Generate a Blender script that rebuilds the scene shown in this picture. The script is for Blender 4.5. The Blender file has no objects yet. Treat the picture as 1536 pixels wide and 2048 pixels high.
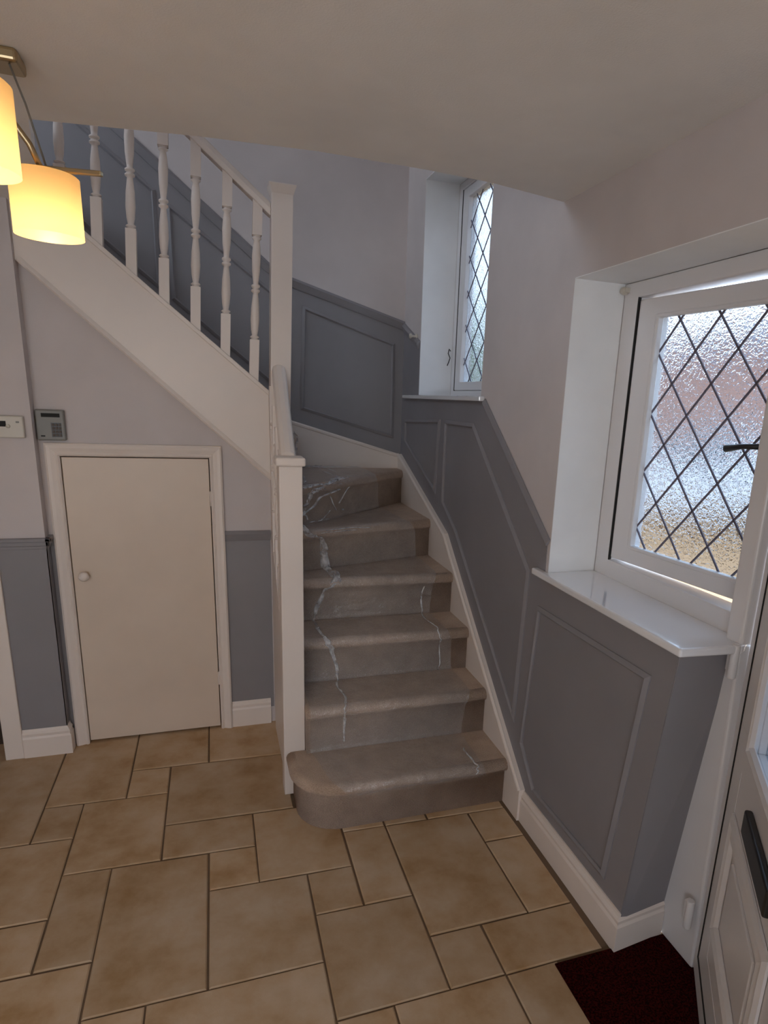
import bpy, bmesh, math, random
from mathutils import Vector, Matrix, noise
random.seed(7)
S = bpy.context.scene
COL = S.collection
R = math.radians

# ------------------------------------------------------------------ camera
cd = bpy.data.cameras.new('camera'); cam = bpy.data.objects.new('camera', cd); COL.objects.link(cam); S.camera = cam
FPX = 1269.93
cd.sensor_fit = 'VERTICAL'; cd.sensor_height = 36.0; cd.sensor_width = 27.0; cd.lens = FPX / 2048 * 36.0
cd.shift_x = -105.95 / 2048; cd.shift_y = 115.71 / 2048
cd.clip_start = 0.05; cd.clip_end = 200
RT = Vector((0.94513754, -0.32360982, 0.04462859)); UP = Vector((0.04211434, 0.25617942, 0.96571139)); FW = RT.cross(UP) * -1
m3 = Matrix((RT, UP, -FW)).transposed(); cam.matrix_world = Matrix.Translation((-1.1835, -2.2314, 1.712)) @ m3.to_4x4()

# ------------------------------------------------------------------ world, exposure
S.view_settings.view_transform = 'Standard'; S.view_settings.look = 'None'; S.view_settings.gamma = 1.0
S.view_settings.use_curve_mapping = False
S.view_settings.exposure = 0.30
w = bpy.data.worlds.new('world'); S.world = w; w.use_nodes = True
nt = w.node_tree; bg = nt.nodes['Background']
tc = nt.nodes.new('ShaderNodeTexCoord'); sp = nt.nodes.new('ShaderNodeSeparateXYZ'); cr = nt.nodes.new('ShaderNodeValToRGB')
nt.links.new(tc.outputs['Generated'], sp.inputs[0]); nt.links.new(sp.outputs['Z'], cr.inputs[0]); nt.links.new(cr.outputs[0], bg.inputs[0])
cr.color_ramp.elements[0].position = 0.0; cr.color_ramp.elements[0].color = (0.80, 0.90, 1.0, 1)
cr.color_ramp.elements[1].position = 0.7; cr.color_ramp.elements[1].color = (0.62, 0.78, 1.0, 1)
bg.inputs[1].default_value = 4.8
def area(name, loc, rot, sx, sy, e, c):
    l = bpy.data.lights.new(name, 'AREA'); l.shape = 'RECTANGLE'; l.size = sx; l.size_y = sy; l.energy = e; l.color = c
    o = bpy.data.objects.new(name, l); COL.objects.link(o); o.location = loc; o.rotation_euler = rot
# fill lights added at two invented window openings, behind the camera and on the landing
area('rear_fill_light', (-2.2, -4.06, 1.45), (R(90), 0, R(0)), 1.9, 1.3, 9.5, (1.0, .73, .48))
area('landing_fill_light', (-3.46, .9, 4.0), (0, R(-90), 0), 1.0, 1.3, 1.5, (.95, .92, .9))
cy = S.cycles
cy.max_bounces = 12; cy.diffuse_bounces = 6; cy.glossy_bounces = 4; cy.transmission_bounces = 8; cy.transparent_max_bounces = 12
cy.sample_clamp_indirect = 6.0; cy.use_denoising = True; cy.caustics_refractive = True

# ------------------------------------------------------------------ materials
def base(name):
    m = bpy.data.materials.new(name); m.use_nodes = True
    return m, m.node_tree, m.node_tree.nodes['Principled BSDF']
def coords(nt, scale=1.0, obj=True):
    t = nt.nodes.new('ShaderNodeTexCoord'); mp = nt.nodes.new('ShaderNodeMapping'); mp.inputs['Scale'].default_value = (scale,) * 3
    if obj:
        nt.links.new(t.outputs['Object'], mp.inputs[0])
    return mp.outputs[0]
def noise_n(nt, vec, scale, detail=4, rough=.6):
    n = nt.nodes.new('ShaderNodeTexNoise'); n.inputs['Scale'].default_value = scale; n.inputs['Detail'].default_value = detail
    n.inputs['Roughness'].default_value = rough; nt.links.new(vec, n.inputs['Vector']); return n
def bump(nt, bs, h, strength, dist=.01):
    b = nt.nodes.new('ShaderNodeBump'); b.inputs['Strength'].default_value = strength; b.inputs['Distance'].default_value = dist
    nt.links.new(h, b.inputs['Height']); nt.links.new(b.outputs[0], bs.inputs['Normal']); return b
def ramp(nt, fac, stops):
    r = nt.nodes.new('ShaderNodeValToRGB'); e = r.color_ramp.elements
    e[0].position, e[0].color = stops[0][0], (*stops[0][1], 1); e[1].position, e[1].color = stops[-1][0], (*stops[-1][1], 1)
    for p, c in stops[1:-1]:
        x = e.new(p); x.color = (*c, 1)
    nt.links.new(fac, r.inputs[0]); return r.outputs[0]
def paint(name, col, rough=.5, bs_=.06, nscale=120, var=.05, metal=0, coat=0):
    m, nt, b = base(name); v = coords(nt)
    n = noise_n(nt, v, 3.0, 3); c0 = tuple(x * (1 - var) for x in col); c1 = tuple(min(1, x * (1 + var)) for x in col)
    nt.links.new(ramp(nt, n.outputs['Fac'], [(.3, c0), (.7, c1)]), b.inputs['Base Color'])
    b.inputs['Roughness'].default_value = rough; b.inputs['Metallic'].default_value = metal; b.inputs['Coat Weight'].default_value = coat
    if bs_: bump(nt, b, noise_n(nt, v, nscale, 3).outputs['Fac'], bs_, .004)
    return m
M = {}
M['wall'] = paint('wall_paint', (.56, .51, .50), .75, .10, 160)
M['ceil'] = paint('ceiling_paint', (.77, .745, .715), .8, .18, 220)
M['grey'] = paint('grey_eggshell', (.232, .220, .234), .5, .05, 140)
M['greyside'] = paint('white_satin_wall', (.80, .81, .82), .45, .04, 140)
M['white'] = paint('white_gloss', (.73, .65, .59), .42, .02, 60, .03)
M['door'] = paint('white_satin_door', (.64, .53, .43), .4, .04, 90, .04)
M['upvc'] = paint('white_upvc', (.72, .71, .72), .3, .0, 60, .02)
M['sill'] = paint('sill_gloss', (.78, .78, .80), .14, .03, 40, .02, coat=1)
M['sill'].node_tree.nodes['Principled BSDF'].inputs['Specular IOR Level'].default_value = 1.0
M['black'] = paint('black_plastic', (.012, .012, .013), .35, 0, 60)
M['gasket'] = paint('rubber_gasket', (.015, .014, .014), .8, 0)
M['brass'] = paint('satin_brass', (.42, .33, .20), .35, 0, metal=1)
M['lead'] = paint('lead_came', (.16, .15, .20), .5, .2, 200, metal=.3)
M['chrome'] = paint('chrome', (.6, .6, .6), .15, 0, metal=1)
M['plasticw'] = paint('cream_plastic', (.55, .51, .44), .4, 0)
M['plasticg'] = paint('grey_plastic', (.20, .195, .18), .45, 0)
M['lcd'] = paint('lcd', (.008, .008, .007), .75, 0)
M['dark'] = paint('dark_wood_floor', (.06, .035, .02), .5, .1)

def carpet():
    m, nt, b = base('beige_twist_carpet'); v = coords(nt)
    n = noise_n(nt, v, 260, 2); n2 = noise_n(nt, v, 9, 4)
    mx = nt.nodes.new('ShaderNodeMath'); mx.operation = 'MULTIPLY_ADD'; mx.inputs[1].default_value = .55
    nt.links.new(n.outputs['Fac'], mx.inputs[0]); ml = nt.nodes.new('ShaderNodeMath'); ml.operation = 'MULTIPLY'; ml.inputs[1].default_value = .45
    nt.links.new(n2.outputs['Fac'], ml.inputs[0]); nt.links.new(ml.outputs[0], mx.inputs[2])
    nt.links.new(ramp(nt, mx.outputs[0], [(.35, (.35, .245, .175)), (.65, (.60, .45, .34))]), b.inputs['Base Color'])
    b.inputs['Roughness'].default_value = 1; b.inputs['Sheen Weight'].default_value = .25; b.inputs['Specular IOR Level'].default_value = .1
    bump(nt, b, n.outputs['Fac'], .9, .006); return m
M['carpet'] = carpet()
def tile_mat():
    m, nt, b = base('limestone_tile')
    g = nt.nodes.new('ShaderNodeNewGeometry'); oi = nt.nodes.new('ShaderNodeObjectInfo')
    ad = nt.nodes.new('ShaderNodeVectorMath'); ad.operation = 'ADD'
    sc = nt.nodes.new('ShaderNodeMath'); sc.operation = 'MULTIPLY'; sc.inputs[1].default_value = 37.0
    nt.links.new(oi.outputs['Random'], sc.inputs[0]); nt.links.new(g.outputs['Position'], ad.inputs[0]); nt.links.new(sc.outputs[0], ad.inputs[1])
    v = ad.outputs[0]
    n = noise_n(nt, v, 4.5, 7, .62)
    c = ramp(nt, n.outputs['Fac'], [(.3, (.36, .21, .09)), (.47, (.47, .32, .185)), (.68, (.55, .415, .285))])
    hs = nt.nodes.new('ShaderNodeHueSaturation'); mr = nt.nodes.new('ShaderNodeMapRange'); mr.inputs[3].default_value = .86; mr.inputs[4].default_value = 1.1
    nt.links.new(oi.outputs['Random'], mr.inputs[0]); nt.links.new(mr.outputs[0], hs.inputs['Value']); nt.links.new(c, hs.inputs['Color'])
    nt.links.new(hs.outputs[0], b.inputs['Base Color'])
    b.inputs['Roughness'].default_value = .58
    bump(nt, b, noise_n(nt, v, 22, 6).outputs['Fac'], .22, .006); return m
M['tile'] = tile_mat()
M['grout'] = paint('brown_grout', (.15, .095, .055), .9, .3, 90)
def mat_coir():
    m, nt, b = base('red_coir'); v = coords(nt); n = noise_n(nt, v, 190, 3)
    nt.links.new(ramp(nt, n.outputs['Fac'], [(.4, (.010, .0008, .0005)), (.62, (.055, .004, .003))]), b.inputs['Base Color'])
    b.inputs['Roughness'].default_value = 1; b.inputs['Specular IOR Level'].default_value = .05; bump(nt, b, n.outputs['Fac'], 1.0, .01); return m
M['coir'] = mat_coir()
def glass(name, bmp, scale):
    m, nt, b = base(name); nt.nodes.remove(b); out = nt.nodes['Material Output']
    g = nt.nodes.new('ShaderNodeBsdfGlass'); g.inputs['IOR'].default_value = 1.46; g.inputs['Roughness'].default_value = .03
    g.inputs['Color'].default_value = (.61, .645, .685, 1)
    if bmp:
        v = coords(nt); n = noise_n(nt, v, scale, 1.5, .5); n.inputs['Distortion'].default_value = 1.2
        bp = nt.nodes.new('ShaderNodeBump'); bp.inputs['Strength'].default_value = bmp; bp.inputs['Distance'].default_value = .006
        nt.links.new(n.outputs['Fac'], bp.inputs['Height']); nt.links.new(bp.outputs[0], g.inputs['Normal'])
    nt.links.new(g.outputs[0], out.inputs[0]); return m
M['glass'] = glass('obscured_glass', .22, 75)
def shade_mat():
    m, nt, b = base('opal_shade'); out = nt.nodes['Material Output']
    tr = nt.nodes.new('ShaderNodeBsdfTranslucent'); tr.inputs[0].default_value = (1.0, .80, .44, 1)
    b.inputs['Base Color'].default_value = (.78, .52, .26, 1); b.inputs['Roughness'].default_value = .35
    mx = nt.nodes.new('ShaderNodeMixShader'); mx.inputs[0].default_value = .32
    nt.links.new(b.outputs[0], mx.inputs[1]); nt.links.new(tr.outputs[0], mx.inputs[2]); nt.links.new(mx.outputs[0], out.inputs[0]); return m
M['shade'] = shade_mat()
def emit(name, c, s):
    m, nt, b = base(name); b.inputs['Emission Color'].default_value = (*c, 1); b.inputs['Emission Strength'].default_value = s; return m
M['bulb'] = emit('bulb', (1, .78, .42), 12)
def film_mat():
    m, nt, b = base('clear_film'); out = nt.nodes['Material Output']; v = coords(nt)
    n = noise_n(nt, v, 26, 4, .6); n.inputs['Distortion'].default_value = 1.5
    b.inputs['Base Color'].default_value = (.85, .87, .9, 1); b.inputs['Roughness'].default_value = .12; b.inputs['Specular IOR Level'].default_value = 1.0
    bump(nt, b, n.outputs['Fac'], .5, .012)
    t = nt.nodes.new('ShaderNodeBsdfTransparent'); gl = nt.nodes.new('ShaderNodeBsdfGlossy'); gl.inputs['Roughness'].default_value = .24
    bn = nt.nodes.new('ShaderNodeBump'); bn.inputs['Strength'].default_value = .6; bn.inputs['Distance'].default_value = .012
    nt.links.new(n.outputs['Fac'], bn.inputs['Height']); nt.links.new(bn.outputs[0], gl.inputs['Normal'])
    lw = nt.nodes.new('ShaderNodeLayerWeight'); lw.inputs[0].default_value = .5; nt.links.new(bn.outputs[0], lw.inputs['Normal'])
    fr = nt.nodes.new('ShaderNodeMath'); fr.operation = 'POWER'; fr.inputs[1].default_value = 3.0; nt.links.new(lw.outputs['Facing'], fr.inputs[0])
    fr2 = nt.nodes.new('ShaderNodeMath'); fr2.operation = 'MULTIPLY_ADD'; fr2.inputs[1].default_value = .45; fr2.inputs[2].default_value = .12; nt.links.new(fr.outputs[0], fr2.inputs[0]); fr = fr2
    m1 = nt.nodes.new('ShaderNodeMixShader'); nt.links.new(fr.outputs[0], m1.inputs[0]); nt.links.new(t.outputs[0], m1.inputs[1]); nt.links.new(gl.outputs[0], m1.inputs[2])
    m2 = nt.nodes.new('ShaderNodeMixShader'); m2.inputs[0].default_value = .10
    nt.links.new(m1.outputs[0], m2.inputs[1]); nt.links.new(b.outputs[0], m2.inputs[2]); nt.links.new(m2.outputs[0], out.inputs[0]); return m
M['film'] = film_mat()
def crease_mat():
    m, nt, b = base('creased_film'); out = nt.nodes['Material Output']
    b.inputs['Base Color'].default_value = (.8, .82, .85, 1); b.inputs['Roughness'].default_value = .15; b.inputs['Specular IOR Level'].default_value = 1.0
    n = noise_n(nt, coords(nt), 130, 3); bump(nt, b, n.outputs['Fac'], .6, .012)
    b.inputs['Base Color'].default_value = (.9, .92, .95, 1); b.inputs['Coat Weight'].default_value = 1.0; b.inputs['Coat Roughness'].default_value = .08; b.inputs['Metallic'].default_value = .05
    t = nt.nodes.new('ShaderNodeBsdfTransparent'); m2 = nt.nodes.new('ShaderNodeMixShader')
    nt.links.new(ramp(nt, noise_n(nt, coords(nt), 22, 3).outputs['Fac'], [(.35, (.22,) * 3), (.65, (.80,) * 3)]), m2.inputs[0])  # patchy pale cover puts the sparkle of the folds into the colour
    nt.links.new(t.outputs[0], m2.inputs[1]); nt.links.new(b.outputs[0], m2.inputs[2]); nt.links.new(m2.outputs[0], out.inputs[0]); return m
M['crease'] = crease_mat()
def brick_wall():
    m, nt, b = base('far_brick'); v = coords(nt, 1)
    bt = nt.nodes.new('ShaderNodeTexBrick'); bt.inputs['Scale'].default_value = 4.5
    bt.inputs['Color1'].default_value = (.42, .20, .15, 1); bt.inputs['Color2'].default_value = (.50, .27, .20, 1); bt.inputs['Mortar'].default_value = (.5, .46, .42, 1)
    mp = nt.nodes.new('ShaderNodeCombineXYZ'); s = nt.nodes.new('ShaderNodeSeparateXYZ'); nt.links.new(v, s.inputs[0])
    nt.links.new(s.outputs['Y'], mp.inputs[0]); nt.links.new(s.outputs['Z'], mp.inputs[1]); nt.links.new(mp.outputs[0], bt.inputs['Vector'])
    nt.links.new(bt.outputs['Color'], b.inputs['Base Color']); b.inputs['Roughness'].default_value = .9; return m
M['brick'] = brick_wall()
M['rooftile'] = paint('roof_tile', (.20, .17, .18), .8, .5, 8, .2)
M['paving'] = paint('orange_block_paving', (.46, .26, .12), .9, .4, 12, .25)
M['hedge'] = paint('leaf_green', (.09, .16, .035), .8, .5, 30, .5)
M['bark'] = paint('bark', (.08, .055, .035), .9, .6, 30, .3)
M['carwhite'] = paint('car_paint', (.75, .78, .82), .2, 0, coat=.6)
M['tyre'] = paint('tyre_rubber', (.02, .02, .02), .8, .2)
M['carglass'] = paint('dark_car_glass', (.03, .04, .05), .08, 0)

# ------------------------------------------------------------------ mesh helpers
class MB:
    def __init__(s): s.v = []; s.f = []; s.sm = []
    def add(s, vs, fs, smooth=False):
        o = len(s.v); s.v += [tuple(p) for p in vs]; s.f += [tuple(i + o for i in f) for f in fs]; s.sm += [smooth] * len(fs); return s
    def box(s, a, b):
        x0, x1 = sorted((a[0], b[0])); y0, y1 = sorted((a[1], b[1])); z0, z1 = sorted((a[2], b[2]))
        return s.add([(x0, y0, z0), (x1, y0, z0), (x1, y1, z0), (x0, y1, z0), (x0, y0, z1), (x1, y0, z1), (x1, y1, z1), (x0, y1, z1)],
                     [(0, 3, 2, 1), (4, 5, 6, 7), (0, 1, 5, 4), (1, 2, 6, 5), (2, 3, 7, 6), (3, 0, 4, 7)])
    def prism(s, pts, ax, a, b):
        def P(p, c):
            return (c, p[0], p[1]) if ax == 'x' else (p[0], c, p[1]) if ax == 'y' else (p[0], p[1], c)
        n = len(pts); vs = [P(p, a) for p in pts] + [P(p, b) for p in pts]
        fs = [tuple(range(n))[::-1], tuple(range(n, 2 * n))] + [(i, (i + 1) % n, n + (i + 1) % n, n + i) for i in range(n)]
        return s.add(vs, fs)
    def hull8(s, lo, hi):            # lo, hi: 4 points each (bottom ring, top ring)
        return s.add(list(lo) + list(hi), [(3, 2, 1, 0), (4, 5, 6, 7), (0, 1, 5, 4), (1, 2, 6, 5), (2, 3, 7, 6), (3, 0, 4, 7)])
    def bar(s, p, q, w_, h_, up=(0, 0, 1)):
        p, q = Vector(p), Vector(q); d = (q - p).normalized(); r = d.cross(Vector(up)).normalized() * (w_ / 2); u = r.cross(d).normalized() * (h_ / 2)
        return s.hull8([p - r - u, p + r - u, p + r + u, p - r + u], [q - r - u, q + r - u, q + r + u, q - r + u])
    def tube(s, pts, rad, n=10, cap=True):
        pts = [Vector(p) for p in pts]; rs = rad if isinstance(rad, (list, tuple)) else [rad] * len(pts); vs = []; prev = None
        for i, p in enumerate(pts):
            d = (pts[min(i + 1, len(pts) - 1)] - pts[max(i - 1, 0)]).normalized()
            a = Vector((0, 0, 1)) if prev is None else prev
            if prev is None and abs(d.z) > .9: a = Vector((1, 0, 0))
            u = (a - d * a.dot(d)).normalized(); prev = u; v = d.cross(u)
            for k in range(n):
                t = 2 * math.pi * k / n; vs.append(p + (u * math.cos(t) + v * math.sin(t)) * rs[i])
        fs = [(i * n + k, i * n + (k + 1) % n, (i + 1) * n + (k + 1) % n, (i + 1) * n + k) for i in range(len(pts) - 1) for k in range(n)]
        s.add(vs, fs, True)
        if cap:
            o = len(s.v) - len(vs); s.f += [tuple(range(o, o + n))[::-1], tuple(range(o + (len(pts) - 1) * n, o + len(pts) * n))]; s.sm += [False, False]
        return s
    def lathe(s, prof, c, n=24, axis='z', square=None):
        c = Vector(c); vs = []
        for r, h in prof:
            for k in range(n):
                t = 2 * math.pi * (k + .5) / n
                o = Vector((r * math.cos(t), r * math.sin(t), h))
                if axis == 'x': o = Vector((h, o.x, o.y))
                if axis == 'y': o = Vector((o.x, h, o.y))
                vs.append(c + o)
        fs = [(i * n + k, i * n + (k + 1) % n, (i + 1) * n + (k + 1) % n, (i + 1) * n + k) for i in range(len(prof) - 1) for k in range(n)]
        return s.add(vs, fs, True)
    def mat(s, m):
        s.v = [tuple(m @ Vector(p)) for p in s.v]; return s
    def ring(s, y0, y1, z0, z1, a, b, c, d, x0, x1, ax='x'):     # mitred rectangular frame; a,b widths at y0,y1; c,d at z0,z1
        O = [(y0, z0), (y1, z0), (y1, z1), (y0, z1)]; I = [(y0 + a, z0 + c), (y1 - b, z0 + c), (y1 - b, z1 - d), (y0 + a, z1 - d)]
        P = (lambda p, e: (e, p[0], p[1])) if ax == 'x' else (lambda p, e: (p[0], e, p[1]))
        vs = [P(p, e) for e in (x0, x1) for ring in (O, I) for p in ring]; fs = []
        for i in range(4):
            j = (i + 1) % 4
            fs += [(i, j, 4 + j, 4 + i), (8 + i, 12 + i, 12 + j, 8 + j), (i, 8 + i, 8 + j, j), (4 + i, 4 + j, 12 + j, 12 + i)]
        return s.add(vs, fs)
    def build(s, name, mat, parent=None, kind=None, bevel=0, seg=2, sub=0):
        me = bpy.data.meshes.new(name); me.from_pydata(s.v, [], s.f); me.update()
        me.polygons.foreach_set('use_smooth', s.sm)
        bm = bmesh.new(); bm.from_mesh(me); bmesh.ops.recalc_face_normals(bm, faces=bm.faces); bm.to_mesh(me); bm.free()
        me.materials.append(M[mat] if isinstance(mat, str) else mat)
        o = bpy.data.objects.new(name, me); COL.objects.link(o)
        if parent is not None: o.parent = parent
        if kind: o['kind'] = kind
        if bevel:
            b = o.modifiers.new('bevel', 'BEVEL'); b.width = bevel; b.segments = seg; b.limit_method = 'ANGLE'; b.angle_limit = R(40)
        return o
def empty(name, label=None, cat=None, group=None, kind=None, loc=(0, 0, 0)):
    o = bpy.data.objects.new(name, None); COL.objects.link(o); o.location = loc; o.empty_display_size = .1
    if label: o['label'] = label
    if cat: o['category'] = cat
    if group: o['group'] = group
    if kind: o['kind'] = kind
    return o
def tag(o, label, cat, group=None):
    o['label'] = label; o['category'] = cat
    if group: o['group'] = group
    return o
def strip(pts, ax, c, w_, d_, closed=True, mb=None, prof=None):
    """a moulding of width w_ along a polyline in a plane; stands d_ proud (signed) of plane coordinate c"""
    mb = mb or MB(); P = [Vector(p) for p in pts]; n = len(P)
    prof = prof or [(0, 0), (.0, .45), (.3, 1), (.65, .7), (1, .35), (1, 0)]
    rings = []
    for i in range(n):
        a = P[i - 1] if (closed or i > 0) else None; b = P[(i + 1) % n] if (closed or i < n - 1) else None
        d1 = (P[i] - a).normalized() if a is not None else (b - P[i]).normalized()
        d2 = (b - P[i]).normalized() if b is not None else d1
        n1 = Vector((-d1.y, d1.x)); n2 = Vector((-d2.y, d2.x)); nn = (n1 + n2).normalized(); k = 1 / max(.3, nn.dot(n1))
        ring = []
        for u, h in prof:
            q = P[i] + nn * (w_ * u * k); e = c + d_ * h
            ring.append((e, q.x, q.y) if ax == 'x' else (q.x, e, q.y) if ax == 'y' else (q.x, q.y, e))
        rings.append(ring)
    vs = [v for r in rings for v in r]; m = len(prof); fs = []
    for i in range(n if closed else n - 1):
        j = (i + 1) % n
        for k in range(m - 1): fs.append((i * m + k, i * m + k + 1, j * m + k + 1, j * m + k))
    if not closed: fs += [tuple(range(m)), tuple(range((n - 1) * m, n * m))[::-1]]
    return mb.add(vs, fs)

# ------------------------------------------------------------------ dimensions
RISE, GO = .2118, .2575
YB = 1.927; YW = .983; YS = .94; YP = .915
XL, YN = -3.4, -4.0
HC = 2.4; HT = 5.0
YE = -.05
WT = .28            # right wall thickness
ZS, ZT = 1.10, 2.14
DO = .20            # frame plane

# ------------------------------------------------------------------ floor
fl = MB().box((XL, YN, -.10), (.0, YB + .1, -.006)).box((0, -1.95, -.10), (WT, -.82, -.006)).build('floor', 'grout', kind='structure')
xs = [-2.08, -1.917, -1.768, -1.604, -1.437, -1.268, -1.093, -.922, -.753, -.576, -.392, -.212, -.04]
ys = [.86, .645, .43, .20, -.01, -.213, -.42, -.617, -.822, -1.03]
while xs[0] > XL - .3: xs.insert(0, xs[0] - .1725)
IO = len([x for x in xs if x < -2.09])
while ys[-1] > YN - .2: ys.append(ys[-1] - .207)
ys = [YP + .12] + ys[1:]     # the first row runs under the skirtings
def yoff(x, y): return -.035 * (x + 1.1) * max(0, min(1, (y + .6) / .6))
used = set()
def tile(i0, i1, j0, j1, xa=None, xb=None):
    for i in range(i0, i1):
        for j in range(j0, j1): used.add((i, j))
    x0, x1 = xs[i0] if xa is None else xa, xs[i1] if xb is None else xb; g = .0032
    y1, y0 = ys[j0], ys[j1]
    if x1 - x0 < .02: return
    dz = random.uniform(-.0008, .0008); jt = lambda: random.uniform(-.0015, .0015)
    c = [(x0 + g + jt(), y0 + yoff(x0, y0) + g + jt()), (x1 - g + jt(), y0 + yoff(x1, y0) + g + jt()),
         (x1 - g + jt(), y1 + yoff(x1, y1) - g + jt()), (x0 + g + jt(), y1 + yoff(x0, y1) - g + jt())]
    cx = sum(p[0] for p in c) / 4; cy_ = sum(p[1] for p in c) / 4
    k = lambda p: (p[0] + (.004 if p[0] < cx else -.004), p[1] + (.004 if p[1] < cy_ else -.004))
    vs = [(*p, -.0055) for p in c] + [(*p, -.003 + dz) for p in c] + [(*k(p), dz) for p in c]
    fs = [(8, 9, 10, 11)] + [(a + o, (a + 1) % 4 + o, (a + 1) % 4 + 4 + o, a + 4 + o) for o in (0, 4) for a in range(4)]
    MB().add(vs, fs).build('tile', 'tile', fl)
K = IO
for a in [(1, 3, 0, 2), (3, 4, 1, 2), (3, 5, 0, 1), (5, 7, 0, 1), (4, 7, 1, 3), (1, 2, 2, 3), (2, 4, 2, 4), (0, 2, 3, 5), (4, 6, 3, 4), (6, 8, 3, 5),
          (5, 6, 4, 5), (3, 5, 4, 7), (2, 3, 4, 6), (1, 2, 5, 6), (1, 3, 6, 8), (5, 7, 5, 7), (7, 8, 5, 6), (8, 9, 4, 6), (7, 9, 6, 8), (9, 11, 4, 7),
          (9, 10, 7, 8), (10, 12, 7, 8), (11, 12, 5, 7), (11, 12, 4, 5), (10, 11, 8, 10), (8, 10, 8, 10), (7, 8, 8, 9), (4, 7, 7, 9), (3, 4, 7, 8), (-1, 1, 0, 3), (-1, 0, 3, 4)]:
    tile(a[0] + K, a[1] + K, a[2], a[3])
# cells under the stairs and the mat are not tiled
for i in range(len(xs)):
    for j in range(len(ys)):
        if i >= 7 + K and j < 3: used.add((i, j))
        if i >= 11 + K and 8 <= j < 13: used.add((i, j))
pat = [(2, 2), (1, 1), (2, 1), (1, 2), (2, 3), (1, 1), (2, 2)]
for j in range(len(ys) - 1):
    for i in range(len(xs) - 1):
        if (i, j) in used: continue
        for (a, b) in [random.choice(pat), (2, 1), (1, 1)]:
            if i + a < len(xs) and j + b < len(ys) and all((p, q) not in used for p in range(i, i + a) for q in range(j, j + b)): break
        tile(i, i + a, j, j + b)
M_ = MB().box((-.228, -1.60, -.0055), (DO - .005, -.835, .004)); mt = M_.build('door_mat', 'coir')
tag(mt, 'dark red bristle doormat set in the floor by the open front door', 'doormat')

# ------------------------------------------------------------------ ceiling
ceil = MB()
edge = [(-1.62, .0), (-1.597, -.004), (-1.351, -.052), (-1.184, -.085), (-.857, -.125), (-.52, -.125), (-.309, -.11), (0, -.043)]
ceil.prism([(x, y) for x, y in edge] + [(0, YN), (XL, YN), (XL, .0)], 'z', HC, HC + .3)
ceil.prism([(XL, 0), (-1.62, 0), (-1.79, YS), (-1.91, YS), (-1.91, YB), (XL, YB)], 'z', HC, HC + .3)
ceil.build('ceiling', 'ceil', kind='structure')
MB().box((XL, YE - .15, HT), (WT, YB + .1, HT + .1)).build('ceiling_upper', 'ceil', kind='structure')

# ------------------------------------------------------------------ walls
YW2a, YW2b, ZW2a, ZW2b = .598, 1.572, 1.727, 2.91
wr = MB()
wr.box((0, -.165, 0), (WT, YW2a, HT)).box((0, YW2a, 0), (WT, YW2b, ZW2a)).box((0, YW2a, ZW2b), (WT, YW2b, HT)).box((0, YW2b, 0), (WT, YB + .1, HT))
wr.hull8([(0, -.825, 0), (DO, -.86, 0), (WT, -.86, 0), (0, -.165, 0)][0:1] + [(DO, -.80, 0), (DO, -.165, 0), (0, -.165, 0)],
         [(0, -.925, ZS - .02), (DO, -.93, ZS - .02), (DO, -.165, ZS - .02), (0, -.165, ZS - .02)])
wr.box((DO, -.80, 0), (WT, -.165, ZS - .02))
wr.box((0, -1.92, ZT), (WT, -.165, HT)).box((0, YN, 0), (WT, -1.92, HT))
wall_right = wr.build('wall_right', 'wall', kind='structure')
# jambs and soffits of the two window openings: white satin paint
rv = MB().box((.0005, -.1655, ZS), (DO, -.1635, ZT)).box((.0005, -1.92, ZT - .002), (DO, -.165, ZT + .001))
rv.box((.0005, YW2b - .002, ZW2a), (DO, YW2b + .001, ZW2b)).box((.0005, YW2a, ZW2b - .002), (DO, YW2b, ZW2b + .001)).box((.0005, YW2a - .001, ZW2a), (DO, YW2a + .002, ZW2b))
rv = MB().box((.0005, -.1655, ZS), (DO, -.168, ZT)).box((.0005, -1.92, ZT - .003), (DO, -.165, ZT + .001)).box((.0005, YW2b - .003, ZW2a), (DO, YW2b + .001, ZW2b)).box((.0005, YW2a, ZW2b - .003), (DO, YW2b, ZW2b + .001)).box((.0005, YW2a - .001, ZW2a), (DO, YW2a + .003, ZW2b))
o = rv.build('reveal_lining', 'greyside', wall_right)
MB().prism([(-3.4, YB), (WT, YB), (WT, YB + .1), (-3.4, YB + .1)], 'z', 0, HT)
wall_back = MB().box((XL - .1, YB, 0), (WT, YB + .1, HT)).build('wall_back', 'wall', kind='structure')
MB().box((XL, YE - .15, HC + .3), (0, YE - .2, HT)).build('wall_landing', 'wall', kind='structure')
MB().box((XL - .1, YN, 0), (XL, YB + .1, 3.3)).box((XL - .1, YN, 3.3), (XL, .2, HT)).box((XL - .1, 1.6, 3.3), (XL, YB + .1, HT)).box((XL - .1, .2, 4.7), (XL, 1.6, HT)).build('wall_left', 'wall', kind='structure')
w4 = empty('window_added_landing', kind='structure'); MB().box((XL - .08, .2, 3.3), (XL - .02, .26, 4.7)).box((XL - .08, 1.54, 3.3), (XL - .02, 1.6, 4.7)).box((XL - .08, .2, 3.3), (XL - .02, 1.6, 3.36)).box((XL - .08, .2, 4.64), (XL - .02, 1.6, 4.7)).box((XL - .08, .87, 3.3), (XL - .02, .93, 4.7)).build('window_frame', 'upvc', w4, bevel=.005)  # unseen landing window, added as an opening for the stairwell fill light
MB().box((XL - .1, YN - .1, 0), (-3.2, YN, HC + .3)).box((-1.2, YN - .1, 0), (WT, YN, HC + .3)).box((-3.2, YN - .1, 0), (-1.2, YN, .8)).box((-3.2, YN - .1, 2.1), (-1.2, YN, HC + .3)).build('wall_near', 'wall', kind='structure')
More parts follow.
